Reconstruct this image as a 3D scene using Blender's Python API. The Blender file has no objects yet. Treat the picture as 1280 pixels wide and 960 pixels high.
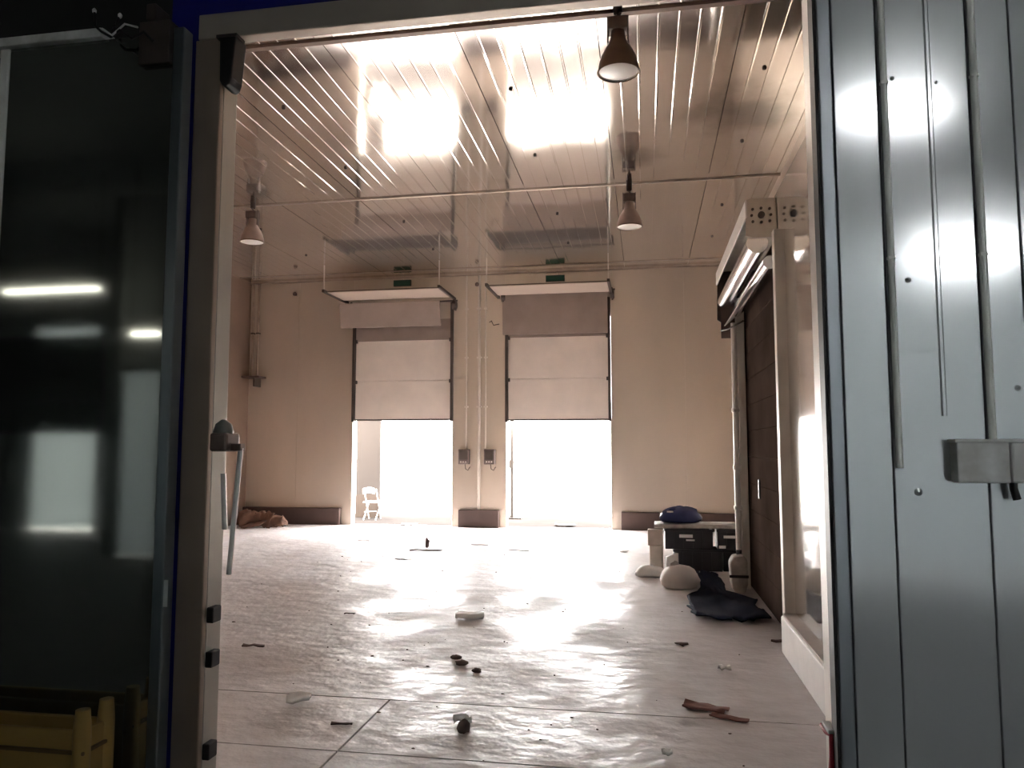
import bpy, math, random
from mathutils import Vector
random.seed(7)
S = bpy.context.scene
C = S.collection

# ------------------------------------------------------------------ camera
F = 950.0; EYE = 1.57
PHI = math.atan(80/F); PSI = math.atan(167/F*math.cos(PHI))
cd = bpy.data.cameras.new('camera'); cam = bpy.data.objects.new('camera', cd); C.objects.link(cam)
cd.sensor_fit = 'HORIZONTAL'; cd.sensor_width = 36; cd.lens = 36*F/1280; cd.clip_start = .05; cd.clip_end = 300
cam.location = (0, 0, EYE); cam.rotation_euler = (math.pi/2+PHI, 0, PSI)
S.camera = cam
# ------------------------------------------------------------------ sky, sun, exposure
SKY = 11.0
w = bpy.data.worlds.new('sky'); S.world = w; w.use_nodes = True
bg = w.node_tree.nodes['Background']; bg.inputs[0].default_value = (1.0, .97, .95, 1); bg.inputs[1].default_value = SKY
sd = bpy.data.lights.new('sun', 'SUN'); sd.energy = 22; sd.angle = math.radians(3); sd.color = (1, .96, .9)
sun = bpy.data.objects.new('sun', sd); C.objects.link(sun); sun.rotation_euler = (math.radians(26), 0, math.radians(6))
vs = S.view_settings
vs.view_transform = 'Standard'; vs.look = 'None'; vs.gamma = 1; vs.use_curve_mapping = False
vs.exposure = 1.95

# ------------------------------------------------------------------ pixel -> point on a plane
def ray(px, py):
    x = (px-640)/F; y = -(py-480)/F
    fy = math.cos(PHI)-y*math.sin(PHI); z = math.sin(PHI)+y*math.cos(PHI)
    return (x*math.cos(PSI)-fy*math.sin(PSI), x*math.sin(PSI)+fy*math.cos(PSI), z)
def at(px, py, X=None, Y=None, Z=None):
    d = ray(px, py)
    t = X/d[0] if X is not None else Y/d[1] if Y is not None else (Z-EYE)/d[2]
    return Vector((d[0]*t, d[1]*t, EYE+d[2]*t))

# ------------------------------------------------------------------ mesh helpers
class MB:
    def __init__(s): s.v = []; s.f = []; s.sm = []
    def add(s, vs, fs, sm=False):
        n = len(s.v); s.v += [tuple(v) for v in vs]
        for f in fs: s.f.append([i+n for i in f]); s.sm.append(sm)
        return s
    def box(s, x0, x1, y0, y1, z0, z1, R=None, O=None):
        vs = [(x, y, z) for z in (z0, z1) for x, y in ((x0, y0), (x1, y0), (x1, y1), (x0, y1))]
        if R is not None: vs = [tuple(R @ (Vector(v)-O) + O) for v in vs]
        return s.add(vs, [(3, 2, 1, 0), (4, 5, 6, 7), (0, 1, 5, 4), (1, 2, 6, 5), (2, 3, 7, 6), (3, 0, 4, 7)])
    def prism(s, pts, axis, a, b):
        # pts: 2D outline in the two remaining axes, extruded along axis from a to b
        def P(p, t): return {'x': (t, p[0], p[1]), 'y': (p[0], t, p[1]), 'z': (p[0], p[1], t)}[axis]
        n = len(pts)
        vs = [P(p, a) for p in pts]+[P(p, b) for p in pts]
        fs = [tuple(range(n-1, -1, -1)), tuple(range(n, 2*n))]+[(i, (i+1) % n, n+(i+1) % n, n+i) for i in range(n)]
        return s.add(vs, fs)
    def tube(s, pts, r, n=10, taper=None):
        pts = [Vector(p) for p in pts]; vs = []; m = len(pts)
        up = Vector((.31, .17, .93)).normalized()
        for i, p in enumerate(pts):
            t = (pts[min(i+1, m-1)]-pts[max(i-1, 0)]).normalized()
            u = t.cross(up)
            if u.length < .05: u = t.cross(Vector((1, 0, 0)))
            u.normalize(); v = t.cross(u)
            rr = r*(1 if taper is None else taper[i])
            for k in range(n):
                a = 2*math.pi*k/n; vs.append(p+u*math.cos(a)*rr+v*math.sin(a)*rr)
        fs = [(i*n+k, i*n+(k+1) % n, (i+1)*n+(k+1) % n, (i+1)*n+k) for i in range(m-1) for k in range(n)]
        s.add(vs, fs, True)
        s.add([vs[k] for k in range(n)], [tuple(range(n-1, -1, -1))]); s.add([vs[(m-1)*n+k] for k in range(n)], [tuple(range(n))])
        return s
    def lathe(s, prof, c, n=28, cap=False):
        vs = []; m = len(prof)
        for r, z in prof:
            for k in range(n):
                a = 2*math.pi*k/n; vs.append((c[0]+r*math.cos(a), c[1]+r*math.sin(a), c[2]+z))
        fs = [(i*n+k, i*n+(k+1) % n, (i+1)*n+(k+1) % n, (i+1)*n+k) for i in range(m-1) for k in range(n)]
        s.add(vs, fs, True)
        if cap:
            s.add(vs[:n], [tuple(range(n-1, -1, -1))]); s.add(vs[-n:], [tuple(range(n))])
        return s
    def blob(s, c, rx, ry, rz, n=14, m=9, jag=.12, seed=0, flat=True):
        R = random.Random(seed); vs = []
        for i in range(m+1):
            th = math.pi*i/m
            for k in range(n):
                a = 2*math.pi*k/n; j = 1+R.uniform(-jag, jag)
                z = math.cos(th)*rz*j
                if flat: z = max(z, -rz*.45)
                vs.append((c[0]+rx*math.sin(th)*math.cos(a)*j, c[1]+ry*math.sin(th)*math.sin(a)*j, c[2]+z))
        fs = [(i*n+k, (i+1)*n+k, (i+1)*n+(k+1) % n, i*n+(k+1) % n) for i in range(m) for k in range(n)]
        return s.add(vs, fs, True)
    def sheet(s, x0, x1, y0, y1, zf, nx, ny, th=.004, edge=.03, seed=0):
        R = random.Random(seed); top = []
        for j in range(ny+1):
            for i in range(nx+1):
                x = x0+(x1-x0)*i/nx; y = y0+(y1-y0)*j/ny
                e = edge if (i in (0, nx) or j in (0, ny)) else edge*.3
                x += R.uniform(-e, e); y += R.uniform(-e, e)
                top.append((x, y, zf(x, y, R)))
        N = len(top); vs = top+[(x, y, z-th) for x, y, z in top]; fs = []
        for j in range(ny):
            for i in range(nx):
                a = j*(nx+1)+i; q = (a, a+1, a+nx+2, a+nx+1)
                fs.append(q); fs.append(tuple(N+k for k in reversed(q)))
        for i in range(nx):
            fs.append((i+1, i, N+i, N+i+1)); b = ny*(nx+1)+i; fs.append((b, b+1, N+b+1, N+b))
        for j in range(ny):
            a = j*(nx+1); fs.append((a, a+nx+1, N+a+nx+1, N+a)); b = a+nx; fs.append((b+nx+1, b, N+b, N+b+nx+1))
        return s.add(vs, fs, True)

LOC = {}
def link(name, mb, mat, parent=None, bevel=0):
    off = LOC.get(parent.name, Vector((0, 0, 0))) if parent else Vector((0, 0, 0))
    me = bpy.data.meshes.new(name)
    me.from_pydata([tuple(Vector(v)-off) for v in mb.v], [], mb.f); me.update()
    for p, sm in zip(me.polygons, mb.sm): p.use_smooth = sm
    me.materials.append(mat)
    o = bpy.data.objects.new(name, me); C.objects.link(o)
    if parent: o.parent = parent; LOC[o.name] = off
    if bevel:
        b = o.modifiers.new('bevel', 'BEVEL'); b.width = bevel; b.segments = 2; b.limit_method = 'ANGLE'
    return o
part = link
def tag(o, label=None, cat=None, group=None, kind=None):
    if label: o['label'] = label
    if cat: o['category'] = cat
    if group: o['group'] = group
    if kind: o['kind'] = kind
    return o
def thing(name, label, cat, loc=(0, 0, 0), group=None):
    o = bpy.data.objects.new(name, None); C.objects.link(o); o.location = loc; o.empty_display_size = .1
    LOC[o.name] = Vector(loc); return tag(o, label, cat, group)
def single(name, mb, mat, label, cat, group=None, bevel=0):
    return tag(link(name, mb, mat, None, bevel), label, cat, group)
def struct(name, mb, mat, label=None, bevel=0):
    return tag(link(name, mb, mat, None, bevel), label, None, None, 'structure')
def struct_root(name, label=None, loc=(0, 0, 0)):
    o = thing(name, label, None, loc); o['kind'] = 'structure'; return o
def copy_tree(o, loc=None, parent=None):
    c = o.copy(); C.objects.link(c); c.parent = parent
    if loc is not None: c.location = loc
    LOC[c.name] = LOC.get(o.name, Vector((0, 0, 0)))
    for ch in list(o.children): copy_tree(ch, None, c)
    return c

# ------------------------------------------------------------------ materials
def mat(name, base, rough=.5, metal=0, var=.0, vscale=1.5, rvar=.0, bump=0, bscale=2, bdist=.01, stretch=(1, 1, 1), spec=.5, fine=0, dirt=None):
    m = bpy.data.materials.new(name); m.use_nodes = True; nt = m.node_tree; N = nt.nodes; L = nt.links
    p = N['Principled BSDF']; p.inputs['Metallic'].default_value = metal; p.inputs['Roughness'].default_value = rough
    p.inputs['Base Color'].default_value = (*base, 1)
    if 'Specular IOR Level' in p.inputs: p.inputs['Specular IOR Level'].default_value = spec
    g = N.new('ShaderNodeNewGeometry'); mp = N.new('ShaderNodeMapping'); mp.inputs['Scale'].default_value = stretch
    L.new(g.outputs['Position'], mp.inputs['Vector'])
    if var or rvar:
        n = N.new('ShaderNodeTexNoise'); n.inputs['Scale'].default_value = vscale; n.inputs['Detail'].default_value = 3; n.inputs['Roughness'].default_value = .5
        L.new(mp.outputs[0], n.inputs['Vector'])
        if var:
            r = N.new('ShaderNodeValToRGB'); r.color_ramp.elements[0].position = .2; r.color_ramp.elements[1].position = .8
            d = dirt or base
            r.color_ramp.elements[0].color = (*[c*(1-var) for c in d], 1); r.color_ramp.elements[1].color = (*[min(1, c*(1+var*.5)) for c in base], 1)
            L.new(n.outputs['Fac'], r.inputs[0]); L.new(r.outputs[0], p.inputs['Base Color'])
        if rvar:
            q = N.new('ShaderNodeMapRange'); q.inputs[1].default_value = .2; q.inputs[2].default_value = .8
            q.inputs[3].default_value = max(.02, rough-rvar); q.inputs[4].default_value = rough+rvar
            L.new(n.outputs['Fac'], q.inputs[0]); L.new(q.outputs[0], p.inputs['Roughness'])
    if bump:
        n2 = N.new('ShaderNodeTexNoise'); n2.inputs['Scale'].default_value = bscale; n2.inputs['Detail'].default_value = 1
        L.new(mp.outputs[0], n2.inputs['Vector'])
        b = N.new('ShaderNodeBump'); b.inputs['Strength'].default_value = bump; b.inputs['Distance'].default_value = bdist
        L.new(n2.outputs['Fac'], b.inputs['Height']); L.new(b.outputs[0], p.inputs['Normal'])
    return m
def glow(name, col, s):
    m = bpy.data.materials.new(name); m.use_nodes = True; p = m.node_tree.nodes['Principled BSDF']
    p.inputs['Base Color'].default_value = (*col, 1); p.inputs['Emission Color'].default_value = (*col, 1); p.inputs['Emission Strength'].default_value = s
    return m
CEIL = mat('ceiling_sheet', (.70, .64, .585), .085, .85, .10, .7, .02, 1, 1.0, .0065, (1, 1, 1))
def painted_reflection(m, cx, cy, r, k):  # darkens the base colour round a point, like a blurred dark reflection
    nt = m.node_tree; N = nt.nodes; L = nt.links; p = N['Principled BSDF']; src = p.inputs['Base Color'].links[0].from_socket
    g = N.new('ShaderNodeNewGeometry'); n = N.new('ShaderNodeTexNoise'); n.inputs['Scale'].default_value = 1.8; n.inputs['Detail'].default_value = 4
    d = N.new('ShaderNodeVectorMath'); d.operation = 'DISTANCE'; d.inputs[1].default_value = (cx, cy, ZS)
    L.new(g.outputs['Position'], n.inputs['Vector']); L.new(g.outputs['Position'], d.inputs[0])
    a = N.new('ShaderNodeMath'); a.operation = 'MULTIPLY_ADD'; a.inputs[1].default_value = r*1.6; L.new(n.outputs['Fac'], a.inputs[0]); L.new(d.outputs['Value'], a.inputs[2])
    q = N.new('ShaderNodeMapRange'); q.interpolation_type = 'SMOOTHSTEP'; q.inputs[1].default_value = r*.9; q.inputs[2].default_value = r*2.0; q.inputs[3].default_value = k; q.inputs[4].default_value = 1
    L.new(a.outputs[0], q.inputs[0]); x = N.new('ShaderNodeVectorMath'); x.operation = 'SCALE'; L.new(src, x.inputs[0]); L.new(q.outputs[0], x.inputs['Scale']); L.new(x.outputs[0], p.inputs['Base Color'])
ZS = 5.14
painted_reflection(CEIL, 1.15, 8.1, .75, .42)  # broad dark reflection painted into the ceiling colour
painted_reflection(CEIL, -.05, 9.2, .35, .5)  # blurred dark reflection of the far lamp, put into the colour
WALL = mat('wall_sheet', (.62, .53, .445), .34, .58, .26, .55, .03, .8, 1.0, .008, (1, 1, .4))
PART = mat('partition_sheet', (.86, .83, .80), .08, .85, .1, 1.2, .04, 1, .8, .004)
TRIMB = mat('brown_joint_strip', (.22, .15, .12), .5, .4, .3, 4)
CREAM = mat('cream_paint', (.74, .67, .60), .45, .1, .15, 4)
SECT = mat('door_section', (.80, .70, .62), .5, .1, .12, 2, .1, .5, 3, .004)
SECTD = mat('dusty_shaded_section_top', (.16, .12, .10), .85, 0, .3, 3)  # dust plus the shade under the ceiling, both in this colour
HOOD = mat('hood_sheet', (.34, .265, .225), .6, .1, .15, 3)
DARK = mat('dark_track', (.09, .07, .06), .5, .4, .3, 6)
TRIM = mat('stainless_trim', (.62, .53, .45), .38, .6, .2, 2.5, .05, .5, 1.5, .003)
TRIMD = mat('joint_strip', (.46, .37, .31), .4, .7, .3, 4)
JAMB = mat('white_jamb_post', (.88, .83, .78), .4, .1, .1, 5)
BLUE = mat('blue_wall_paint', (.003, .005, .16), .6, 0, .2, 2)
LEAF = mat('left_leaf_steel', (.31, .325, .30), .06, .92, .15, 1.3, .0, .5, .7, .003, (1, 1, .6))
LEAFE = mat('leaf_edge', (.20, .23, .25), .3, .8)
RLEAF = mat('right_leaf_steel', (.66, .675, .69), .15, .55, .08, 1.2, .0, .8, 1.6, .007, (1, 1, .7))
RLEAFB = mat('right_leaf_border', (.40, .425, .455), .32, .75, .10, 2, .04, .5, 1.2, .004)
CONC = mat('pale_conduit', (.95, .95, .88), .5, .1, .15, 8)
BOXW = mat('dirty_white_plastic', (.93, .92, .86), .5, 0, .35, 9, dirt=(.75, .71, .62))
BLACK = mat('black_rubber', (.012, .010, .010), .55)
KERB = mat('dark_kerb', (.11, .07, .06), .6, .2, .3, 2)
CURB = mat('painted_curb', (.80, .77, .74), .6, 0, .15, 3, bump=.3, bscale=8)
CURBT = mat('curb_top_dirt', (.48, .42, .38), .7, 0, .25, 4)
HSTEEL = mat('galvanised_housing', (.62, .55, .49), .4, .5, .25, 5)
CHROME = mat('bright_roller', (.80, .78, .80), .18, .95, .05, 4)
CURT = mat('brown_roll_curtain', (.078, .054, .044), .8, 0, .3, 1.5, .05, dirt=(.045, .033, .028), spec=0)
LAMPM = mat('lamp_aluminium', (.22, .15, .11), .38, .75, .2, 8)
LAMPF = mat('lamp_ballast_paint', (.20, .15, .13), .5, .4, .3, 9)
LAMPW = mat('lamp_glass', (.85, .82, .78), .3, 0, .05, 6)
GREEN = mat('green_sign', (.03, .11, .07), .5, 0, .1, 10)
WHITE = mat('white_foam', (.88, .86, .84), .6, 0, .1, 8)
CARD = mat('brown_cardboard', (.22, .12, .08), .8, 0, .35, 5, dirt=(.12, .06, .045))
BCRATE = mat('black_crate_plastic', (.022, .020, .026), .35, 0, .3, 7)
NAVY = mat('navy_tarp', (.006, .008, .026), .85, 0, .3, 3, bump=.5, bscale=6, spec=.08)
NBAG = mat('blue_bag', (.02, .03, .13), .5, 0, .3, 5, bump=.6, bscale=14)
GREYB = mat('grey_board', (.48, .45, .43), .6, 0, .3, 9, dirt=(.3, .27, .25))
DIRT = mat('dark_debris', (.15, .10, .085), .8, 0, .4, 12)
REDR = mat('dark_red_rag', (.24, .12, .10), .85, 0, .4, 9)
RED = mat('red_cord', (.42, .03, .05), .5, 0, .2, 20)
YEL = mat('ochre_plastic', (.30, .19, .05), .5, 0, .3, 4)
YELD = mat('ochre_rim', (.10, .06, .02), .6)
STICK = mat('paper_sticker', (.62, .66, .66), .6, 0, .15, 30)
OUTG = mat('shelter_grey', (.035, .030, .028), .8, 0, .1, 2)
PAVE = mat('yard_concrete', (.55, .53, .50), .8, 0, .15, .6, bump=.3, bscale=4)
APRON = mat('apron_shade_dark', (.042, .038, .036), 1, 0, .2, 1.0, spec=0)  # coloured this dark to carry the shade beside the building
HALLW = mat('hall_wall', (.26, .28, .265), .7, 0, .2, .6)
HALLD = mat('hall_shutter', (.035, .04, .028), .7, 0, .2, .8)
TUBE = glow('lit_tube', (1, .96, .86), 4)
TUBEB = glow('lit_tube_near', (.97, .98, 1), 25)

def floor_mat():
    m = bpy.data.materials.new('wet_concrete_floor'); m.use_nodes = True; nt = m.node_tree; N = nt.nodes; L = nt.links
    p = N['Principled BSDF']; g = N.new('ShaderNodeNewGeometry')
    def noise(sc, det, rg, st=(1, 1, 1)):
        mp = N.new('ShaderNodeMapping'); mp.inputs['Scale'].default_value = st; L.new(g.outputs['Position'], mp.inputs[0])
        n = N.new('ShaderNodeTexNoise'); n.inputs['Scale'].default_value = sc; n.inputs['Detail'].default_value = det; n.inputs['Roughness'].default_value = rg
        L.new(mp.outputs[0], n.inputs['Vector']); return n.outputs['Fac']
    a = noise(.9, 4, .5); b = noise(6, 3, .5, (1, 1.4, 1)); c = noise(1.3, 3, .5, (1.1, .8, 1))
    r = N.new('ShaderNodeValToRGB'); r.color_ramp.elements[0].position = .25; r.color_ramp.elements[1].position = .75
    r.color_ramp.elements[0].color = (.47, .425, .42, 1); r.color_ramp.elements[1].color = (.69, .645, .645, 1)
    mx = N.new('ShaderNodeMath'); mx.operation = 'MULTIPLY_ADD'; L.new(b, mx.inputs[0]); mx.inputs[1].default_value = .35
    sc = N.new('ShaderNodeMath'); sc.operation = 'MULTIPLY'; sc.inputs[1].default_value = .65; L.new(a, sc.inputs[0]); L.new(sc.outputs[0], mx.inputs[2])
    L.new(mx.outputs[0], r.inputs[0]); L.new(r.outputs[0], p.inputs['Base Color'])
    q = N.new('ShaderNodeMapRange'); L.new(c, q.inputs[0]); q.inputs[1].default_value = .36; q.inputs[2].default_value = .64; q.inputs[3].default_value = .29; q.inputs[4].default_value = .70; p.inputs['Specular IOR Level'].default_value = .38
    L.new(q.outputs[0], p.inputs['Roughness'])
    n2 = noise(4.5, 4, .55, (1, 1.2, 1)); bp = N.new('ShaderNodeBump'); bp.inputs['Strength'].default_value = 1; bp.inputs['Distance'].default_value = .021
    L.new(n2, bp.inputs['Height']); L.new(bp.outputs[0], p.inputs['Normal'])
    return m
FLOOR = floor_mat()
HFLOOR = mat('hall_floor', (.075, .07, .065), .6, 0, .2, 1)

def pvc():
    m = bpy.data.materials.new('pvc_strip'); m.use_nodes = True; nt = m.node_tree; N = nt.nodes; L = nt.links
    N.remove(N['Principled BSDF']); t = N.new('ShaderNodeBsdfTranslucent'); t.inputs[0].default_value = (.13, .138, .142, 1)
    d = N.new('ShaderNodeBsdfDiffuse'); d.inputs[0].default_value = (.25, .27, .27, 1)
    a = N.new('ShaderNodeAddShader'); L.new(t.outputs[0], a.inputs[0]); L.new(d.outputs[0], a.inputs[1]); L.new(a.outputs[0], N['Material Output'].inputs[0])
    return m
PVC = pvc()

# ------------------------------------------------------------------ main dimensions
YF = 3.2; YI = 3.35; YB = 15.0; ZC = 5.14; XL = -8.35; XR = 1.78; XP = 1.12
OX0, OX1, OZ = -1.965, .70, 3.52                     # front opening
D1 = (-6.0, -3.84); D2 = (-2.76, -.65); DZ = 4.2      # dock door openings
HX0, HX1 = -16.0, 9.0; HZ = 5.4                      # loading hall behind the camera
R1 = 6.03; R2 = 10.10

# ------------------------------------------------------------------ floor: slabs with recessed joints
fl = struct('floor', MB().box(HX0, HX1, -7.0, YB+.18, -.3, -.012), mat('joint_filler', (.22, .17, .16), .8), 'rough damp concrete floor of the loading bay')
xs = [HX0, -11, -1.60, HX1]; ys = [-7.0, -3, 0, 3.12, 3.88, 4.70, YB+.18]
for j in range(len(ys)-1):
    cols = xs if 3.1 <= ys[j] < 4.6 else [HX0, HX1]
    for i in range(len(cols)-1):
        g = .006
        link('slab', MB().box(cols[i]+g, cols[i+1]-g, ys[j]+g, ys[j+1]-g, -.03, 0), FLOOR if ys[j] > 3 else HFLOOR, fl)
# the yard outside the dock doors
struct('apron', MB().box(-30, 20, YB+.18, 17.7, -.3, -.005), APRON, 'shade-darkened apron just outside the dock doors')
struct('yard', MB().box(-60, 50, 17.7, 90, -.3, -.01), PAVE, 'sunlit concrete yard beyond the dock doors')
struct('ground', MB().box(-60, 50, -60, -7.0, -.3, -.01), PAVE, 'ground outside the loading hall')

# ------------------------------------------------------------------ ceiling
ce = struct('ceiling', MB().box(XL-.1, 2.2, YI-.08, YB+.15, ZC+.12, ZC+.3), KERB, 'glossy ribbed metal sheet ceiling with long seams')
edges = [XR+.12, .86, -.36, -1.58, -2.80, -4.02, -5.24, -6.46, -7.68, XL-.02]
TILT = {0: (0, 0), 1: (.035, -.015), 2: (.0, 0)}
for k, (y0, y1) in enumerate(((YI, R1), (R1, R2), (R2, YB))):
    for i in range(len(edges)-1):
        x1, x0 = edges[i], edges[i+1]
        prof = [(x0+.004, .02)]
        n = max(1, round((x1-x0)/.174)); wd = (x1-x0-.008)/n
        for q in range(n):
            a = x0+.004+q*wd
            if q: prof += [(a-.012, 0), (a-.005, -.0017), (a+.005, -.0017), (a+.012, 0)]
            else: prof += [(a, 0)]
        prof += [(x1-.004, 0), (x1-.004, .02)]
        a, b = TILT[k]
        jz = random.uniform(-.002, .002)
        vs = [(x, y0+.003, ZC+a+z+jz) for x, z in prof]+[(x, y1-.003, ZC+b+z+jz) for x, z in prof]
        n = len(prof)
        m = MB().add(vs, [tuple(range(n-1, -1, -1)), tuple(range(n, 2*n))]+[(q, (q+1) % n, n+(q+1) % n, n+q) for q in range(n)])
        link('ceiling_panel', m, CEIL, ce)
        for by in (y0+1.2, y0+2.9):
            if by < y1-.3 and i % 2 == 0:
                link('ceiling_bolt', MB().lathe([(.001, -.022), (.018, -.018), (.022, -.004), (.022, .01)], (x0+.3, by, ZC+a+(b-a)*(by-y0)/(y1-y0)), 8), DARK, ce)
struct('trim_1', MB().box(XL, XR, R1-.03, R1+.03, ZC-.020, ZC+.05), TRIMB, 'narrow joint strip across the ceiling nearer the opening')
struct('trim_2', MB().box(XL, XR, R2-.020, R2+.020, ZC-.032, ZC+.05), TRIMD, 'narrow joint strip across the ceiling further in')
struct('trim_3', MB().box(XL, XR, YB-.035, YB-.003, ZC-.045, ZC+.01), TRIMD, 'dark corner strip where ceiling meets the back wall')
struct('trim_4', MB().box(XL, XR, YB-.50, YB-.47, ZC-.012, ZC+.02), TRIMD, 'thin strip added for the mirrored corner line on the ceiling')  # stands in for the corner trim mirrored in the glossy ceiling

# ------------------------------------------------------------------ back wall with two dock openings
wb = struct_root('wall_back', 'dull reflective metal back wall with two dock doors', (-2.6, YB, 0))
def wpan(x0, x1, z0, z1, parent, y0=YB, y1=YB+.15, name='wall_panel', m=WALL):
    return part(name, MB().box(x0+.0015, x1-.0015, y0, y1, z0, z1), m, parent)
def run(x0, x1, z0, z1):
    n = max(1, round((x1-x0)/1.15))
    for i in range(n): wpan(x0+(x1-x0)*i/n, x0+(x1-x0)*(i+1)/n, z0, z1, wb)
run(XL-.1, D1[0], 0, ZC+.2); run(D1[1], D2[0], 0, ZC+.2); run(D2[1], 2.2, 0, ZC+.2)
run(D1[0], D1[1], DZ, ZC+.2); run(D2[0], D2[1], DZ, ZC+.2)
for x0, x1 in ((XL, -6.2), (-3.70, -2.88), (-.48, XR)):
    part('kerb', MB().box(x0, x1, YB-.11, YB-.001, 0, .34), KERB, wb, .01)
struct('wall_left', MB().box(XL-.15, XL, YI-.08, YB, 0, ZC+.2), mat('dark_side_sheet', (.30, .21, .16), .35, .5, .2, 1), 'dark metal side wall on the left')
# right side: recess wall beyond the roll-up door, and the nearer partition
struct('wall_right', MB().box(XR, XR+.15, YI, YB, 0, ZC+.2), WALL, 'metal side wall behind the lower partition and roll-up door')
struct('wall_return', MB().box(XP+.1, XR, 9.20, 9.30, 0, 3.72), WALL, 'short return wall at far side of roll-up door')
wp = struct_root('wall_side', 'shiny metal partition wall above a white curb', (XP, 5, 0))
for a, b in ((YI, 4.35), (4.35, 5.35), (5.35, 6.36)):
    part('wall_panel', MB().box(XP, XP+.1, a+.002, b-.002, .3, 3.72), PART, wp)
part('wall_panel', MB().box(XP, XP+.1, 6.36, 9.3, 3.35, 3.72), PART, wp)
part('wall_panel', MB().box(XP, XP+.1, 9.12, 9.32, 0, 3.35), PART, wp)
curb = struct('baseboard_right', MB().box(1.01, XP+.1, YI, 6.27, 0, .285), CURB, 'white painted concrete curb under the shiny partition', .015)
link('curb_top', MB().box(1.025, XP, YI, 6.26, .285, .30), CURBT, curb)

# ------------------------------------------------------------------ front wall and the trims of the opening
wf = struct_root('wall_front', 'deep blue painted outer wall around the opening', (0, YF, 0))
part('wall_panel', MB().box(-2.24, OX0-.12, YF, YI-.10, 0, HZ), BLUE, wf)
part('inner_lining', MB().box(XL, OX0-.02, YI-.10, YI-.07, 0, ZC+.2), WALL, wf)
part('inner_lining', MB().box(OX1+.10, 2.2, YI-.03, YI, 0, ZC+.2), WALL, wf)
part('inner_lining', MB().box(OX0-.02, OX1+.10, YI-.03, YI, OZ+.13, ZC+.2), WALL, wf)
part('dark_cladding', MB().box(HX0, -2.24, YF, YI-.10, 0, HZ), mat('dark_cladding', (.022, .022, .020), .6, 0, .3, 2), wf)
part('wall_panel', MB().box(OX1+.08, HX1, YF, YI-.03, 0, HZ), BLUE, wf)
part('wall_panel', MB().box(OX0-.12, OX1+.08, YF, YI-.03, OZ+.12, HZ), BLUE, wf)
struct('trim_5', MB().box(OX0-.12, OX1+.09, YF-.02, YF+.05, OZ, OZ+.125), TRIM, 'stained metal header trim over the opening', .006)
struct('trim_6', MB().box(OX0-.135, OX0, YF-.015, YF+.02, 0, OZ), mat('brown_jamb', (.34, .26, .205), .4, .5, .2, 2, .05), 'brownish metal jamb trim left of the opening', .006)
struct('trim_7', MB().box(OX0-.135, OX0, YF+.021, YF+.14, 0, OZ), mat('inner_jamb', (.50, .47, .42), .4, .5, .15, 4), 'narrow pale inner jamb strip on the left', .004)
struct('trim_8', MB().box(OX1, OX1+.09, YF-.005, YI+.0, 0, OZ), JAMB, 'pale jamb post right of the opening', .006)

# ------------------------------------------------------------------ loading hall behind the camera (seen only mirrored in the door leaves)
YL = 3.10
def mir(px, py, **k):
    if 'Y' in k: k['Y'] = 2*YL-k['Y']
    v = at(px, py, **k); return Vector((v.x, 2*YL-v.y, v.z))
struct('ceiling_hall', MB().box(HX0, HX1, -7.1, YI, HZ, HZ+.2), HALLW)
struct('wall_hall_left', MB().box(HX0-.15, HX0, -7.1, YI, 0, HZ), HALLW)
struct('wall_hall_right', MB().box(HX1, HX1+.15, -7.1, YI, 0, HZ), HALLW)
YA = -6.9; YC = -3.9
o1a = mir(38, 600, Y=YA).x; o1b = mir(116, 600, Y=YA).x
o2a = mir(148, 600, Y=YC).x; o2b = mir(196, 600, Y=YC).x
xs_ = mir(132, 600, Y=YC).x
wr = struct_root('wall_hall_rear', None, (-6, YA, 0))
part('wall_panel', MB().box(HX0, o1a, YA-.15, YA, 0, HZ), HALLW, wr)
part('wall_panel', MB().box(o1a, o1b, YA-.15, YA, 4.0, HZ), HALLW, wr)
part('wall_panel', MB().box(o1b, xs_, YA-.15, YA, 0, HZ), HALLW, wr)
part('wall_panel', MB().box(xs_, xs_+.15, YA, YC, 0, HZ), HALLW, wr)
part('wall_panel', MB().box(xs_, o2a, YC-.15, YC, 0, HZ), HALLW, wr)
part('wall_panel', MB().box(o2a, o2b, YC-.15, YC, 2.75, HZ), HALLW, wr)
B0, B1 = .2, 7.0
part('wall_panel', MB().box(o2b, B0, YC-.15, YC, 0, HZ), HALLW, wr)
part('wall_panel', MB().box(B0, B1, YC-.15, YC, 4.4, HZ), HALLW, wr)
part('wall_panel', MB().box(B1, HX1, YC-.15, YC, 0, HZ), HALLW, wr)
zb = mir(80, 542, Y=YA).z
d5 = struct_root('door_5', 'half lowered dark dock door behind the camera', ((o1a+o1b)/2, YA, 0))
xa = mir(-30, 500, Y=YA+.1).x; xb = mir(126, 500, Y=YA+.1).x; zt = mir(80, 420, Y=YA+.1).z
for k in range(3):
    z0 = zb+(zt-zb)*k/3; part('door_panel', MB().box(xa, xb, YA+.02, YA+.08, z0+.003, z0+(zt-zb)/3-.003), HALLD, d5)
def strips(x0, x1, y, z1, label, wd=.3):
    n = max(1, round((x1-x0)/wd)); t = thing('strip_curtain', label, 'strip curtain', ((x0+x1)/2, y, 0))
    part('rail', MB().box(x0, x1, y-.02, y+.05, z1-.05, z1), DARK, t)
    for i in range(n):
        a = x0+(x1-x0)*i/n; o = .012*(i % 2)
        part('strip', MB().box(a, a+(x1-x0)/n+.02 if i < n-1 else x1, y-.01+o, y-.006+o, .01, z1-.03), PVC, t)
strips(o1a, o1b, YA-.05, 4.0, 'grey plastic strip curtain added to dim the opening under the dark half-lowered door behind the camera')  # curtain added to tone down the bright opening mirrored in the left leaf
strips(o2a, o2b, YC-.05, 2.75, 'narrow grey plastic strip curtain in the hall doorway behind the camera')
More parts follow.
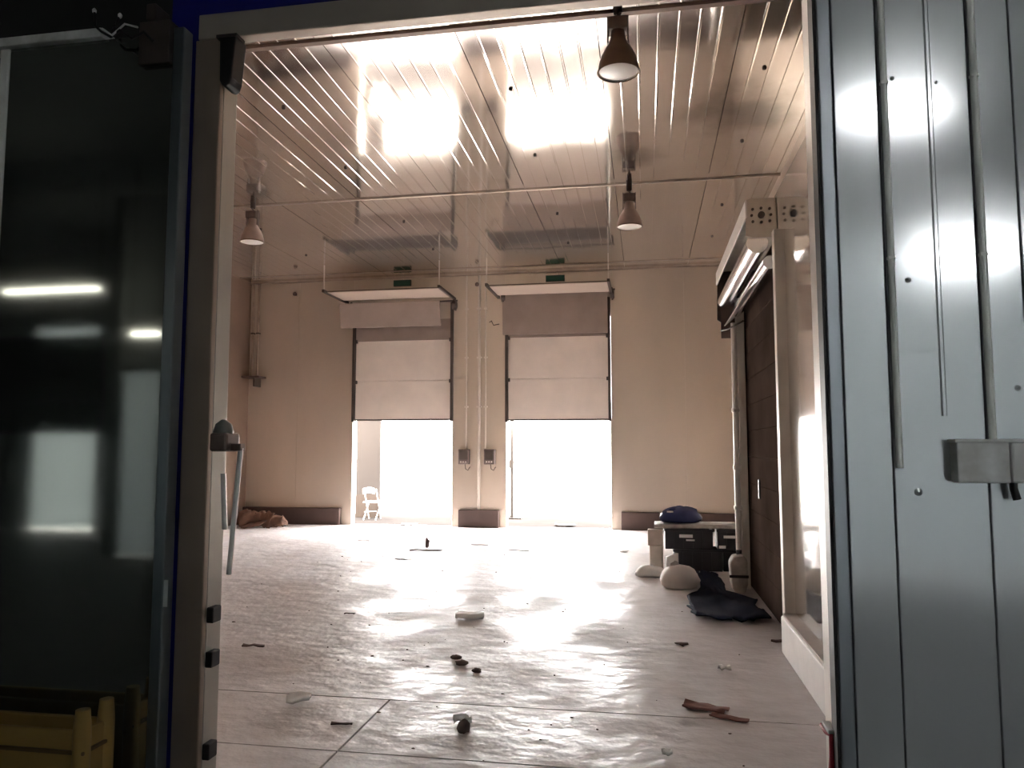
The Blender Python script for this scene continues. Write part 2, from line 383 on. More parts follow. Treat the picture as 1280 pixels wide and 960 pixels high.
strips(B0, B1, YC-.05, 4.4, 'wide grey plastic strip curtain added to dim daylight across the large hall doorway', .4)  # curtain added to soften the daylight reaching the right leaf
def tube_lamp(p0, p1, label, tm):
    c = (p0+p1)/2; t = thing('tube_lamp', label, 'ceiling lamp', c, 'tube lamps in the hall behind the camera')
    d = (p1-p0).normalized()
    part('tube', MB().tube([p0, p1], .02 if tm is TUBE else .02, 8), tm, t)
    s = Vector((0, 0, .06))
    part('housing', MB().tube([p0+s, p1+s], .035, 4), BOXW, t)
    for e in (p0, p1): part('hanger', MB().tube([e+s, Vector((e.x, e.y, HZ))], .008, 6), DARK, t)
zz = 3.9
def tl(ax, ay, bx, by, Z, lab):
    a = mir(ax, ay, Y=Z); b = mir(bx, by, Y=Z); b.z = a.z; tube_lamp(a, b, lab, TUBE if ax < 500 else TUBEB)
tl(5, 366, 125, 368, -3.0, 'long lit tube lamp in the hall, mirrored high in the left leaf')
tl(165, 418, 200, 420, -2.6, 'short lit tube lamp in the hall, mirrored near the left leaf edge')
tl(1060, 140, 1180, 134, -1.9, 'lit tube lamp in the hall, mirrored at top of the right leaf')
tl(1140, 314, 1270, 310, -2.3, 'lower lit tube lamp in the hall, mirrored mid-height in the right leaf')

# ------------------------------------------------------------------ left sliding leaf
lx0 = at(-12, 500, Y=YL).x; lx1 = -2.10
d3 = struct_root('door_3', 'dark mirror-like steel sliding door leaf on the left', ((lx0+lx1)/2, YL, 0))
zt = 3.52
part('leaf', MB().box(lx0, lx1-.055, YL, YL+.06, .03, zt), LEAF, d3, .004)
part('edge_strip', MB().box(lx1-.055, lx1, YL-.008, YL+.065, .03, zt+.02), LEAFE, d3, .006)
part('edge_strip', MB().box(lx0-.05, lx0, YL-.008, YL+.065, .03, zt), CONC, d3, .006)
a = at(3, 52, Y=YL-.02); b = at(128, 45, Y=YL-.02)
part('top_rail', MB().box(lx0-.4, b.x, YL-.03, YL+.07, zt, zt+.045), BOXW, d3, .005)
part('roller_bracket', MB().box(lx1-.22, lx1-.06, YL-.03, YL+.07, zt-.16, zt+.05).box(lx1-.18, lx1-.13, YL-.04, YL+.07, zt+.05, zt+.13), DARK, d3, .006)
s0 = at(193, 758, Y=YL-.003); s1 = at(210, 725, Y=YL-.003)
part('sticker', MB().box(s0.x, s1.x, YL-.004, YL-.0005, s0.z, s1.z), STICK, d3)

cb = thing('cable_bundle', 'tangle of black wires with two small white plugs on left leaf top', 'wires', at(140, 40, Y=YL-.06))
for k, (px, py) in enumerate(((118, 14), (150, 20))):
    p = at(px, py, Y=YL-.08); q = at(138, 46, Y=YL-.06); m = (p+q)/2+Vector((-.02+.03*k, -.02, -.02))
    part('wire', MB().tube([p, (p+m)/2+Vector((0, 0, .004)), m, (m+q)/2+Vector((0, -.01, -.006)), q], .006, 7), BLACK, cb)
    part('plug', MB().lathe([(.004, -.012), (.009, -.006), (.010, .006), (.004, .014)], p, 10, True), WHITE, cb)
pts = [at(138, 46, Y=YL-.06), at(150, 38, Y=YL-.09), at(165, 48, Y=YL-.05), at(180, 40, Y=YL-.08), at(192, 52, Y=YL-.05)]
part('wire', MB().tube(pts, .007, 7), BLACK, cb)
pts = [at(128, 36, Y=YL-.05), at(140, 44, Y=YL-.1), at(156, 30, Y=YL-.06), at(172, 34, Y=YL-.07)]
part('wire', MB().tube(pts, .005, 7), BOXW, cb)

bs = thing('door_stop', 'black rounded rubber stop hanging from the header corner', 'door stop', (-1.89, YF, 3.4))
o = [(OX0+.005, 3.515), (OX0+.010, 3.30), (OX0+.022, 3.275), (OX0+.045, 3.268), (OX0+.062, 3.28), (OX0+.072, 3.31), (OX0+.088, 3.515)]
part('block', MB().prism(o, 'y', YF-.04, YF+.06), BLACK, bs, .006)
part('mounting_plate', MB().box(OX0-.01, OX0+.095, YF-.045, YF+.03, 3.505, 3.52), DARK, bs)

la = thing('door_latch', 'grey latch with pale pull bars on the left jamb', 'latch', (-1.9, YF, 1.55))
p = at(280, 552, Y=YF-.02)
part('latch_body', MB().box(p.x-.05, p.x+.035, YF-.06, YF+.06, p.z-.045, p.z+.04), LAMPF, la, .012)
part('latch_cap', MB().lathe([(.04, -.03), (.045, 0), (.035, .035), (.01, .055)], (p.x-.01, YF-.01, p.z+.045), 14, True), mat('latch_grey', (.20, .20, .18), .5, .3), la)
q0 = at(301, 560, Y=YF); q1 = at(286, 718, Y=YF)
part('bolt_arm', MB().box(p.x, q0.x+.01, YF-.02, YF+.02, q0.z-.012, q0.z+.02), LAMPF, la, .004)
part('pull_bar', MB().tube([q0, q1], .012, 10), JAMB, la)
r0 = at(279, 592, Y=YF); r1 = at(281, 662, Y=YF)
part('pull_bar', MB().tube([r0, r1], .012, 10), JAMB, la)
for n, (px, py, ds) in enumerate(((275, 773, 'uppermost of the three small black rubber pads on left jamb'), (274, 830, 'middle one of the three small black rubber pads on left jamb'), (263, 947, 'lowest of the three small black rubber pads on left jamb'))):
    p = at(px, py, Y=YF-.03)
    single('rubber_pad', MB().box(OX0, OX0+.035, YF+.015, YF+.085, p.z-.035, p.z+.035), BLACK, ds, 'rubber pad', 'rubber pads on the left jamb', .006)

# ochre crate on the floor in front of the left leaf
ya, yb_ = 2.84, 3.05
x1 = at(104, 930, Y=ya).x; zt1 = at(40, 912, Y=ya).z; zr = at(40, 938, Y=ya).z; zc = at(120, 892, Y=ya).z
cr = thing('yellow_crate', 'dull ochre plastic crate with raised corner before the left leaf', 'crate', (x1-.45, 2.7, 0))
x0 = x1-1.0
part('body', MB().box(x0+.02, x1-.02, ya+.02, ya+.04, 0, zt1).box(x0+.02, x1-.02, yb_-.04, yb_-.02, 0, zt1).box(x0+.02, x0+.04, ya+.02, yb_-.02, 0, zt1).box(x1-.04, x1-.02, ya+.02, yb_-.02, 0, zt1).box(x0+.02, x1-.02, ya+.02, yb_-.02, 0, .02), YEL, cr, .008)
part('rim', MB().box(x0+.005, x1-.005, ya+.008, ya+.03, zr-.012, zr+.004).box(x1-.03, x1-.008, ya+.01, yb_-.01, zr-.012, zr+.004), YELD, cr, .004)
for cx, cy in ((x1-.035, ya+.035), (x1-.035, yb_-.035), (x0+.035, ya+.035)):
    part('corner_post', MB().tube([(cx, cy, 0), (cx, cy, zt1), (cx, cy, zc)], .035, 12, [1, 1, .8]), YEL, cr)

# ------------------------------------------------------------------ right sliding leaf
d4 = struct_root('door_4', 'bright blue-grey steel sliding door leaf on the right', (1.2, YL, 0))
rx0 = .70; gx = at(1048, 300, Y=YL).x
part('seal', MB().box(rx0-.012, rx0+.006, YL+.0, YL+.08, .03, 3.9), BLACK, d4)
part('border', MB().box(rx0, gx-.004, YL-.010, YL+.06, .03, 3.9), RLEAFB, d4, .006)
seams = [gx, at(1095, 60, Y=YL).x, at(1208, 60, Y=YL).x, at(1262, 60, Y=YL).x, 1.62, 1.95, 2.3]
for a, b in zip(seams[:-1], seams[1:]):
    part('leaf_panel', MB().box(a+.002, b-.002, YL, YL+.06, .03, 3.9), RLEAF, d4, .004)
rb = at(1158, 60, Y=YL).x
part('pressed_rib', MB().prism([(rb-.010, YL+.002), (rb-.004, YL-.008), (rb+.006, YL-.008), (rb+.014, YL+.002)], 'z', at(1180, 520, Y=YL).z, 3.9), RLEAF, d4)
for (px, py, r) in ((1148, 615, .016), (1135, 350, .012), (1115, 98, .010), (1170, 103, .008), (1034, 83, .006), (1272, 485, .012)):
    p = at(px, py, Y=YL); xw = p.x
    part('dent', MB().add([(xw+r*c*math.cos(t*math.pi/5), YL-.006*(1-c)-.0004, p.z+r*c*math.sin(t*math.pi/5)) for c in (1, .5, .05) for t in range(10)], [(i*10+k, i*10+(k+1) % 10, (i+1)*10+(k+1) % 10, (i+1)*10+k) for i in range(2) for k in range(10)], True), RLEAF, d4)
def conduit(px, z0, label, w=.011):
    x = at(px, 400, Y=YL-.01).x
    t = thing('conduit_pipe', label, 'conduit', (x, YL, z0))
    part('pipe', MB().tube([(x, YL-.012, z0), (x, YL-.012, 3.95)], w, 12), CONC, t)
    for z in (3.0, 2.3): part('clip', MB().box(x-.014, x+.014, YL-.025, YL-.0005, z-.006, z+.006), CONC, t, .002)
conduit(1117, at(1122, 585, Y=YL).z, 'pale vertical conduit ending bare at mid height on the right leaf', .0125)
zj = at(1230, 549, Y=YL-.05).z; zj0 = at(1230, 604, Y=YL-.08).z
conduit(1233, zj, 'pale vertical conduit running down into the dirty white box', .0135)
jb = thing('junction_box', 'dirty white plastic box fixed to the right leaf', 'junction box', (1.27, YL, zj0))
jx0 = at(1198, 575, Y=YL-.08).x; jx1 = at(1264, 575, Y=YL-.08).x
part('box_body', MB().box(jx0, jx1, YL-.075, YL-.0005, zj0, zj-.01), BOXW, jb, .006)
part('lid', MB().box(jx0-.008, jx1+.10, YL-.082, YL-.0005, zj-.012, zj), BOXW, jb, .003)
part('side_cover', MB().box(jx1+.001, jx1+.11, YL-.085, YL-.0005, zj0+.002, zj-.014), WHITE, jb, .008)
part('cable_gland', MB().tube([(jx1+.02, YL-.04, zj0), (jx1+.02, YL-.04, zj0-.02), (jx1+.03, YL-.04, zj0-.06)], .014, 12), BLACK, jb)

# red cord hanging at the foot of the right jamb
p = at(1040, 905, Y=YF-.02)
rc = thing('jamb_tie', 'red and white cord tied round the foot of the right jamb', 'cord', (p.x, YF, 0))
x = OX1-.012
part('loop', MB().tube([(x+.0, YF-.02, p.z-.04), (x-.012, YF+.02, p.z-.045), (x-.016, YF+.08, p.z-.04)], .010, 8), RED, rc)
part('tail', MB().tube([(x, YF-.02, p.z-.03), (x-.004, YF-.03, p.z-.12), (x-.022, YF-.03, .18), (x-.04, YF-.03, .012)], .012, 8), RED, rc)
part('white_tail', MB().tube([(x+.015, YF-.035, p.z-.05), (x+.016, YF-.04, p.z-.14), (x+.01, YF-.045, .15), (x+.0, YF-.05, .012)], .010, 8), WHITE, rc)
part('tie', MB().box(x-.02, x+.011, YF-.045, YF+.06, p.z-.03, p.z-.015), WHITE, rc, .003)

# ------------------------------------------------------------------ sectional dock doors
def dock_door(name, X0, X1, label, hood, zs):
    d = struct_root(name, label, ((X0+X1)/2, YB, 0))
    for z0, z1 in zip(zs[:-1], zs[1:]):
        s = part('door_panel', MB().box(X0+.05, X1-.05, YB+.02, YB+.065, z0+.004, z1-.004).box(X0+.05, X1-.05, YB+.068, YB+.075, z0-.012 if z0 > zs[0] else z0+.004, z1-.016), SECT, d)
        for xx in (X0+.06, X1-.06):
            part('roller', MB().box(xx-.03, xx+.03, YB-.02, YB+.022, z1-.05, z1+.02), DARK, s)
    part('bottom_seal', MB().box(X0+.05, X1-.05, YB+.02, YB+.06, zs[0]-.03, zs[0]+.004), DARK, d)
    # vertical tracks
    for xx in (X0, X1-.055):
        part('track', MB().box(xx, xx+.055, YB-.06, YB+.02, zs[0]-.05, 4.55), DARK, d, .003)
    # reveal strips on the open lower part
    for xx in (X0, X1-.02):
        part('reveal', MB().box(xx, xx+.02, YB-.01, YB+.16, 0, zs[0]), CREAM, d)
    # horizontal tracks with hanging rods, spreader and the top sections lying on them
    zt = 4.60
    for xx in (X0-.16, X1+.0):
        t = part('horizontal_track', MB().box(xx, xx+.05, 13.72, YB-.02, zt-.01, zt+.045), DARK, d, .003)
        part('hanger_rod', MB().box(xx+.015, xx+.035, 13.75, 13.77, zt+.04, ZC-.01), CREAM, t)
    part('door_panel', MB().box(X0-.10, X1+.0, 13.86, YB-.30, zt+.02, zt+.04), SECTD, d, .004)
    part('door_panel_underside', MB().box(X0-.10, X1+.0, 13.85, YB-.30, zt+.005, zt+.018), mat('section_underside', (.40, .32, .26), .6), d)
    part('header_strip', MB().box(X0+.05, X1-.05, YB-.001, YB+.018, zs[-1]-.012, DZ+.02), HOOD, d)
    z0, z1, y0, y1, hx0, hx1 = hood
    part('top_section', MB().add([(hx0, y0, z0), (hx1, y0, z0), (hx1, y1, z1), (hx0, y1, z1), (hx0, y0+.04, z0), (hx1, y0+.04, z0), (hx1, y1+.04, z1), (hx0, y1+.04, z1)],
         [(0, 1, 2, 3), (7, 6, 5, 4), (1, 0, 4, 5), (3, 2, 6, 7), (0, 3, 7, 4), (2, 1, 5, 6)]), HOOD, d, .004)
    part('torsion_shaft', MB().tube([(X0-.12, YB-.10, z1+.03), (X1+.1, YB-.10, z1+.03)], .018, 10), DARK, d)
    for xx in (X0-.02, X1+.04):
        part('cable_drum', MB().tube([(xx-.04, YB-.10, z1-.06), (xx+.04, YB-.10, z1-.06)], .09, 14), DARK, d)
        part('bearing_bracket', MB().box(xx-.01, xx+.015, YB-.16, YB-.001, z1-.16, z1+.06), DARK, d)
dock_door('door_1', D1[0], D1[1], 'left half-raised sectional dock door', (4.05, 4.54, YB-.22, YB-.34, -6.2, -4.06), [2.16, 2.95, 3.80])
dock_door('door_2', D2[0], D2[1], 'right half-raised sectional dock door', (3.84, 4.66, YB-.10, YB-.16, -2.80, -.70), [2.14, 2.95, 3.80])

# exit signs right under the ceiling
for (px, py, lab) in ((503, 354, 'small green exit sign above the left dock door'), (694, 348, 'small green exit sign above the right dock door')):
    p = at(px, py, Y=YB-.02)
    sg = thing('exit_sign', lab, 'sign', (p.x, YB, p.z), 'green signs on the back wall')
    part('frame', MB().box(p.x-.19, p.x+.19, YB-.035, YB-.001, p.z-.065, p.z+.065), DARK, sg, .004)
    part('face', MB().box(p.x-.18, p.x+.18, YB-.040, YB-.034, p.z-.056, p.z+.056), GREEN, sg)
# wall bolts / small knobs
for (px, py, lab) in ((370, 368, 'small dark round fitting high on back wall left of dock doors'), (597, 356, 'small dark round fitting high on pier between dock doors')):
    p = at(px, py, Y=YB)
    single('wall_fitting', MB().lathe([(.005, -.04), (.04, -.03), (.045, .01), (.02, .04)], (p.x, YB-.05, p.z), 12, True), DIRT, lab, 'fitting')
# control boxes and conduits on the pier
def control_box(px, py, lab):
    p = at(px, py, Y=YB-.06); b = thing('control_box', lab, 'control box', (p.x, YB, p.z), 'door control boxes on the pier')
    part('housing', MB().box(p.x-.11, p.x+.11, YB-.11, YB-.001, p.z-.15, p.z+.15), mat('control_housing', (.16, .12, .11), .5), b, .01)
    part('cover', MB().box(p.x-.085, p.x+.085, YB-.122, YB-.109, p.z-.06, p.z+.12), DARK, b, .004)
    for k in range(3):
        part('button', MB().tube([(p.x-.05+.05*k, YB-.135, p.z-.10), (p.x-.05+.05*k, YB-.11, p.z-.10)], .014, 10), CREAM, b)
    sgn = -1 if px < 600 else 1
    pts = [(p.x+.02, YB-.05, p.z-.15), (p.x+.03, YB-.06, p.z-.24), (p.x+.08, YB-.05, p.z-.27), (p.x+.11, YB-.07, p.z-.22), (p.x+.13, YB-.07, p.z-.20)]
    part('loose_cable', MB().tube(pts, .008, 7), DARK, b)
control_box(580, 571, 'dark control box left of centre on the pier between dock doors')
control_box(612, 571, 'dark control box right of centre on the pier between dock doors')
for px, lab, zz0 in ((583, 'thin vertical conduit above the left control box', 1.56), (599, 'wider pale vertical duct on the pier centre', .35), (607, 'thin vertical conduit above the right control box', 1.56)):
    p = at(px, 480, Y=YB-.03); r = .028 if px == 599 else .016
    t = thing('conduit_pipe', lab, 'conduit', (p.x, YB, zz0), 'conduits on the pier')
    part('pipe', MB().tube([(p.x, YB-.03, zz0), (p.x, YB-.03, ZC-.05)], r, 10), CREAM, t)
    for z in (2.4, 3.4, 4.4): part('clip', MB().box(p.x-r-.02, p.x+r+.02, YB-.035-r, YB-.001, z-.015, z+.015), CREAM, t)
p0 = at(612, 403, Y=YB-.03)
single('loose_cable', MB().tube([(p0.x+.0, YB-.03, p0.z), (p0.x+.04, YB-.05, p0.z+.03), (p0.x+.08, YB-.03, p0.z-.06), (p0.x+.2, YB-.03, p0.z-.04)], .010, 7), DARK, 'short dark cable squiggle high on the pier', 'cable')
# ledge and pipes in the far left corner
lg = thing('wall_ledge', 'small dark shelf ledge in the far left corner', 'shelf', (-8.2, YB, 3.0))
part('board', MB().box(XL+.001, -7.95, YB-.32, YB-.001, 3.04, 3.08), KERB, lg, .004)
part('bracket', MB().box(-8.1, -8.07, YB-.28, YB-.001, 2.86, 3.04), DARK, lg)
for x, lab in ((-8.26, 'left of two thin vertical pipes in the far left corner'), (-8.14, 'right of two thin vertical pipes in the far left corner')):
    t = thing('corner_pipe', lab, 'pipe', (x, YB, 3.08), 'pipes in the far left corner')
    part('pipe', MB().tube([(x, YB-.05, 3.08), (x, YB-.05, ZC-.05)], .025, 10), TRIMD, t)
    part('clip', MB().box(x-.035, x+.035, YB-.08, YB-.001, 4.0, 4.03), DARK, t)

# ------------------------------------------------------------------ high bay lamps
def lamp(loc, label, full=True):
    t = thing('high_bay_lamp', label, 'ceiling lamp', loc, 'bell shaped high bay lamps')
    x, y, z = loc
    part('bell', MB().lathe([(.165, 0), (.168, .008), (.163, .05), (.145, .12), (.112, .19), (.075, .245), (.060, .29), (.056, .36), (.05, .37)], loc), LAMPM, t)
    part('bell_lining', MB().lathe([(.160, .002), (.150, .06), (.115, .15), (.06, .21), (.001, .215)], loc), LAMPW, t)
    part('glass', MB().lathe([(.158, .012), (.12, .004), (.06, 0.0), (.001, -.002)], loc), LAMPW, t)
    part('rim', MB().lathe([(.158, .004), (.166, -.004), (.174, .004), (.168, .012)], loc), LAMPM, t)
    part('ballast_box', MB().box(x-.082, x+.082, y-.07, y+.07, z+.345, z+.45), LAMPF, t, .012)
    for s in (-1, 1): part('side_bracket', MB().box(x+s*.082-.006, x+s*.082+.006, y-.03, y+.03, z+.25, z+.47), LAMPF, t, .003)
    top = ZC-.01
    part('hook', MB().tube([(x, y, z+.45), (x+.012, y, z+.475), (x-.012, y, z+.495), (x, y, z+.51), (x, y, top)], .011, 8), DARK, t)
    part('ceiling_cup', MB().lathe([(.035, -.03), (.04, 0), (.04, .008)], (x, y, top), 12), DARK, t)
    return t
p = at(773, 91, Y=R1-.05)
la1 = lamp((p.x, R1-.05, p.z), 'nearest bell lamp, dark bronze, hanging close above the opening header')
for (px, py, yy, lab) in ((315, 303, 9.95, 'far bell lamp hanging at the left edge of the room'), (787, 284, R2-.05, 'far bell lamp hanging right of the dock doors')):
    q = at(px, py, Y=yy)
    c = copy_tree(la1, (q.x, yy, q.z)); c['label'] = lab
    for ch in c.children:
        if ch.name.startswith('hook') or ch.name.startswith('ceiling_cup'):
            ch.data = ch.data.copy(); lift = (ZC-q.z)-(ZC-p.z)
            for v in ch.data.vertices:
                if v.co.z > .505: v.co.z += lift
        if ch.name.startswith('bell') and not ch.name.startswith('bell_l'):
            ch.data = ch.data.copy(); ch.data.materials[0] = mat('pale_lamp_aluminium', (.50, .38, .33), .4, .6, .2, 8)

# ------------------------------------------------------------------ roll-up door on the right partition
ru = thing('roll_up_door', 'brown roll-up door with galvanised roller housing on the right partition', 'roll-up door', (XP, 8, 0))
bx0, bz0, bz1, by0, by1 = .86, 3.34, 3.68, 6.55, 9.25
part('end_plate', MB().prism([(bx0, bz0+.02), (bx0+.015, bz1-.03), (bx0+.04, bz1), (XP-.001, bz1), (XP-.001, bz0-.0), (bx0+.06, bz0)], 'y', by0, by0+.02), HSTEEL, ru, .004)
part('end_plate', MB().prism([(bx0, bz0-.25), (bx0+.015, bz1-.03), (bx0+.04, bz1), (XP-.001, bz1), (XP-.001, bz0-.3), (bx0+.06, bz0-.3)], 'y', by1-.02, by1), DARK, ru, .004)
part('top_cover', MB().box(bx0+.03, XP-.001, by0+.02, by1-.02, bz1-.012, bz1), HSTEEL, ru)
part('front_cover', MB().box(bx0, bx0+.015, by0-.02, by1+.02, bz0+.17, bz1-.02), JAMB, ru, .004)
part('bearing', MB().tube([(.99, by0-.025, bz0+.19), (.99, by0+.001, bz0+.19)], .028, 14), DARK, ru)
for k in range(8):
    a = k*math.pi/4; rr = .075 if k % 2 else .06
    part('bolt', MB().tube([(.99+rr*1.3*math.cos(a), by0-.012, bz0+.19+rr*math.sin(a)), (.99+rr*1.3*math.cos(a), by0+.001, bz0+.19+rr*math.sin(a))], .012, 8), DARK, ru)
part('roller', MB().tube([(.955, by0+.022, 3.30), (.955, by1-.03, 3.30)], .088, 22), CHROME, ru)
part('roller', MB().tube([(1.055, by0+.022, 3.13), (1.055, by1-.3, 3.13)], .058, 20), CHROME, ru)
part('bottom_flap', MB().prism([(.93, 3.0), (.942, 3.0), (1.115, 3.04+.11), (1.11, 3.165)], 'y', by0+.5, by1-.1), JAMB, ru)
part('lower_plate', MB().box(.90, XP-.001, by1-.06, by1-.045, 2.86, 3.3), KERB, ru)
part('lever', MB().tube([(.90, by1-.08, 2.95), (.95, by1-.3, 2.93), (1.10, by1-.5, 2.99)], .010, 8), DARK, ru)
for k in range(11):
    z0 = .02+k*.29
    part('curtain_slat', MB().box(XP+.03, XP+.055, 6.42, 9.11, z0+.001, min(z0+.288, 3.2)), CURT, ru, .004)
part('guide_post', MB().box(XP-.08, XP+.02, 6.27, 6.37, 0, bz1-.35), CREAM, ru, .006)
part('handle', MB().box(XP+.015, XP+.03, 8.15, 8.22, 1.05, 1.25), BLACK, ru, .004)
gp = at(937, 500, X=1.17)
part('far_guide', MB().box(XP-.07, XP+.02, 9.00, 9.12, 0, 3.3), CREAM, ru, .006)
vp = thing('vertical_pipe', 'white vertical pipe beside the far edge of the roll-up door', 'pipe', (1.08, 9.0, .3))
part('pipe', MB().tube([(1.015, 8.95, .25), (1.015, 8.95, 3.0)], .033, 12), JAMB, vp)
for z in (.9, 2.0, 1.35): part('pipe_clamp', MB().lathe([(.036, -.025), (.045, -.02), (.045, .02), (.036, .025)], (1.015, 8.95, z), 12), JAMB, vp)
jc = thing('plastic_canister', 'pale plastic canister at the foot of the vertical pipe', 'canister', (1.06, 8.75, 0))
part('body', MB().prism([(.90, .06), (.94, 0), (1.04, 0), (1.07, .10), (1.07, .36), (1.02, .42), (.92, .40), (.88, .33)], 'y', 8.66, 8.84), mat('canister_plastic', (.52, .47, .44), .5, 0, .4, 8, dirt=(.3, .25, .22)), jc, .02)
part('cap', MB().tube([(.99, 8.75, .40), (.99, 8.75, .455)], .03, 12), BLACK, jc)
part('strap', MB().box(.875, 1.075, 8.65, 8.66, .17, .20), BLACK, jc)

# ------------------------------------------------------------------ pile of crates in the right corner
def crate(x0, x1, y0, y1, z0, z1, label, marks=()):
    t = thing('black_crate', label, 'crate', ((x0+x1)/2, (y0+y1)/2, z0), 'black plastic crates by the roll-up door')
    h = z1-z0; w_ = .015
    part('body', MB().box(x0, x1, y0, y0+w_, z0, z1).box(x0, x1, y1-w_, y1, z0, z1).box(x0, x0+w_, y0, y1, z0, z1).box(x1-w_, x1, y0, y1, z0, z1).box(x0, x1, y0, y1, z0, z0+w_), BCRATE, t, .005)
    part('rim', MB().box(x0-.012, x1+.012, y0-.012, y0+.001, z1-.03, z1).box(x0-.012, x0+.001, y0, y1, z1-.03, z1), BCRATE, t, .004)
    n = 5
    for k in range(1, n):
        xx = x0+(x1-x0)*k/n
        part('rib', MB().box(xx-.008, xx+.008, y0-.010, y0+.001, z0+.01, z1-.03), BCRATE, t)
    for (a, b, c, d) in marks:
        part('paper_tag', MB().box(x0+(x1-x0)*a, x0+(x1-x0)*b, y0-.018, y0-.011, z0+h*c, z0+h*d), WHITE, t)
    return t
Yc = 10.15
crate(.34, .94, Yc, Yc+.4, 0, .27, 'black crate at bottom left of the pile by the roll-up door', ())
crate(.96, 1.56, Yc+.02, Yc+.42, 0, .27, 'black crate at bottom right of the pile by the roll-up door')
crate(.23, .83, Yc-.02, Yc+.38, .275, .53, 'upper left black crate with white paper tags', ((.30, .58, .58, .74), (.44, .62, .42, .50)))
crate(.89, 1.49, Yc-.01, Yc+.39, .275, .53, 'upper right black crate with white paper tags', ((.12, .36, .58, .72), (.02, .16, .08, .22)))
bd = thing('grey_board', 'worn grey board lying across the top of the black crates', 'board', (.8, Yc+.2, .53))
part('board', MB().sheet(.10, 1.22, Yc-.10, Yc+.40, lambda x, y, R: .588+R.uniform(-.006, .006), 9, 4, .042, .012, 3), GREYB, bd)
bg_ = thing('blue_bag', 'dark blue crumpled bag slumped on the grey board', 'bag', (.4, Yc+.2, .585))
part('bag_body', MB().blob((.44, Yc+.20, .665), .27, .16, .14, 18, 12, .09, 4), NBAG, bg_)
part('bag_knot', MB().blob((.34, Yc+.16, .765), .06, .05, .03, 9, 6, .15, 5), NBAG, bg_)
part('white_tag', MB().box(.26, .34, Yc+.03, Yc+.04, .735, .755), WHITE, bg_)
single('foam_block', MB().box(.01, .20, Yc-.26, Yc-.12, .34, .54).box(.03, .20, Yc-.26, Yc-.13, .0, .341), mat('tan_foam', (.62, .54, .47), .7, 0, .25, 8), 'upright beige foam block against left side of black crates', 'foam', None, .01)
single('foam_sheet', MB().sheet(.24, .38, Yc-.24, Yc-.12, lambda x, y, R: .18+.4*(x-.2)+R.uniform(-.01, .01), 4, 3, .18, .01, 5), WHITE, 'small white foam offcut leaning by the black crates', 'foam')
single('plastic_bag', MB().blob((.04, 9.62, .045), .19, .13, .09, 16, 10, .10, 8), WHITE, 'small flat white plastic bag left of the crate pile', 'bag')
single('white_sack', MB().blob((.36, 8.95, .085), .22, .2, .165, 18, 12, .05, 11), mat('sack', (.74, .68, .65), .6, 0, .15, 6), 'rounded off-white sack on the floor before the black crates', 'sack')
single('foam_scrap', MB().blob((.34, 9.72, .08), .07, .06, .10, 9, 7, .18, 12), GREYB, 'small grey scrap leaning at the foot of the crate pile', 'scrap')
def tz(x, y, R): return .02+.035*max(0, math.sin(x*9+y*4))+R.uniform(0, .03)
tm_ = MB().sheet(.40, 1.07, 7.25, 9.85, tz, 14, 20, .015, .04, 6)
tm_.v = [(x if y < 8.35 else .58+(x-.40)*(.26/.67) if y > 8.6 else x+((.58+(x-.40)*.39)-x)*(y-8.35)/.25, y, z) for x, y, z in tm_.v]
single('navy_tarp', tm_, NAVY, 'crumpled dark navy tarp spread on the floor before the roll-up door', 'tarp')

# ------------------------------------------------------------------ rubbish in the far left corner
cd1 = thing('cardboard_pile', 'torn brown cardboard heap against the far left kerb', 'cardboard', (-7.5, 14.3, 0))
for k, (x, y, s, rz, rx) in enumerate(((-7.75, 14.2, .5, .3, .9), (-7.45, 14.15, .45, -.4, 1.1), (-7.30, 14.3, .42, .8, .7), (-7.6, 14.0, .4, -.1, .35), (-7.2, 14.1, .3, .2, 1.2))):
    from mathutils import Matrix
    M_ = Matrix.Rotation(rz, 3, 'Z') @ Matrix.Rotation(rx, 3, 'X')
    m = MB().sheet(-s*.5, s*.5, -s*.35, s*.35, lambda a, b, R: .02*math.sin(a*9)+R.uniform(-.012, .012), 6, 4, .006, .03, k)
    m.v = [tuple(M_ @ Vector(v)+Vector((x, y, .17))) for v in m.v]
    mz = min(v[2] for v in m.v); m.v = [(a, b, c-mz+.002) for a, b, c in m.v]
    part('cardboard_flap', m, CARD, cd1)
part('crumpled_paper', MB().blob((-7.95, 14.35, .12), .2, .16, .2, 12, 8, .2, 3), CARD, cd1)

# ------------------------------------------------------------------ scraps on the floor
def chunk(name, px, py, rx, ry, rz, m, lab, cat, seed, n=9):
    p = at(px, py, Z=0)
    return single(name, MB().blob((p.x, p.y, rz*.45+.001), rx, ry, rz, n, 6, .25, seed), m, lab, cat)
def flatbit(name, px, py, sx, sy, m, lab, cat, seed, h=.02, rot=0):
    p = at(px, py, Z=0)
    mb = MB().sheet(-sx/2, sx/2, -sy/2, sy/2, lambda x, y, R: h+R.uniform(-h*.4, h*.4), 4, 3, h*.55, min(sx, sy)*.12, seed)
    c, s = math.cos(rot), math.sin(rot); mb.v = [(p.x+a*c-b*s, p.y+a*s+b*c, z) for a, b, z in mb.v]
    return single(name, mb, m, lab, cat)
p = at(586, 773, Z=0)
single('foam_slab', MB().sheet(p.x-.12, p.x+.12, p.y-.07, p.y+.09, lambda x, y, R: .05+R.uniform(-.006, .006), 5, 3, .04, .02, 2), WHITE, 'white foam slab in the middle of the floor', 'foam')
flatbit('foam_scrap', 373, 879, .13, .07, WHITE, 'small white sliver on the floor, lower left', 'scrap', 3, .045, .3)
flatbit('wood_stick', 317, 809, .17, .035, DIRT, 'short dark wooden stick on the floor near the left jamb', 'stick', 4, .022, .15)
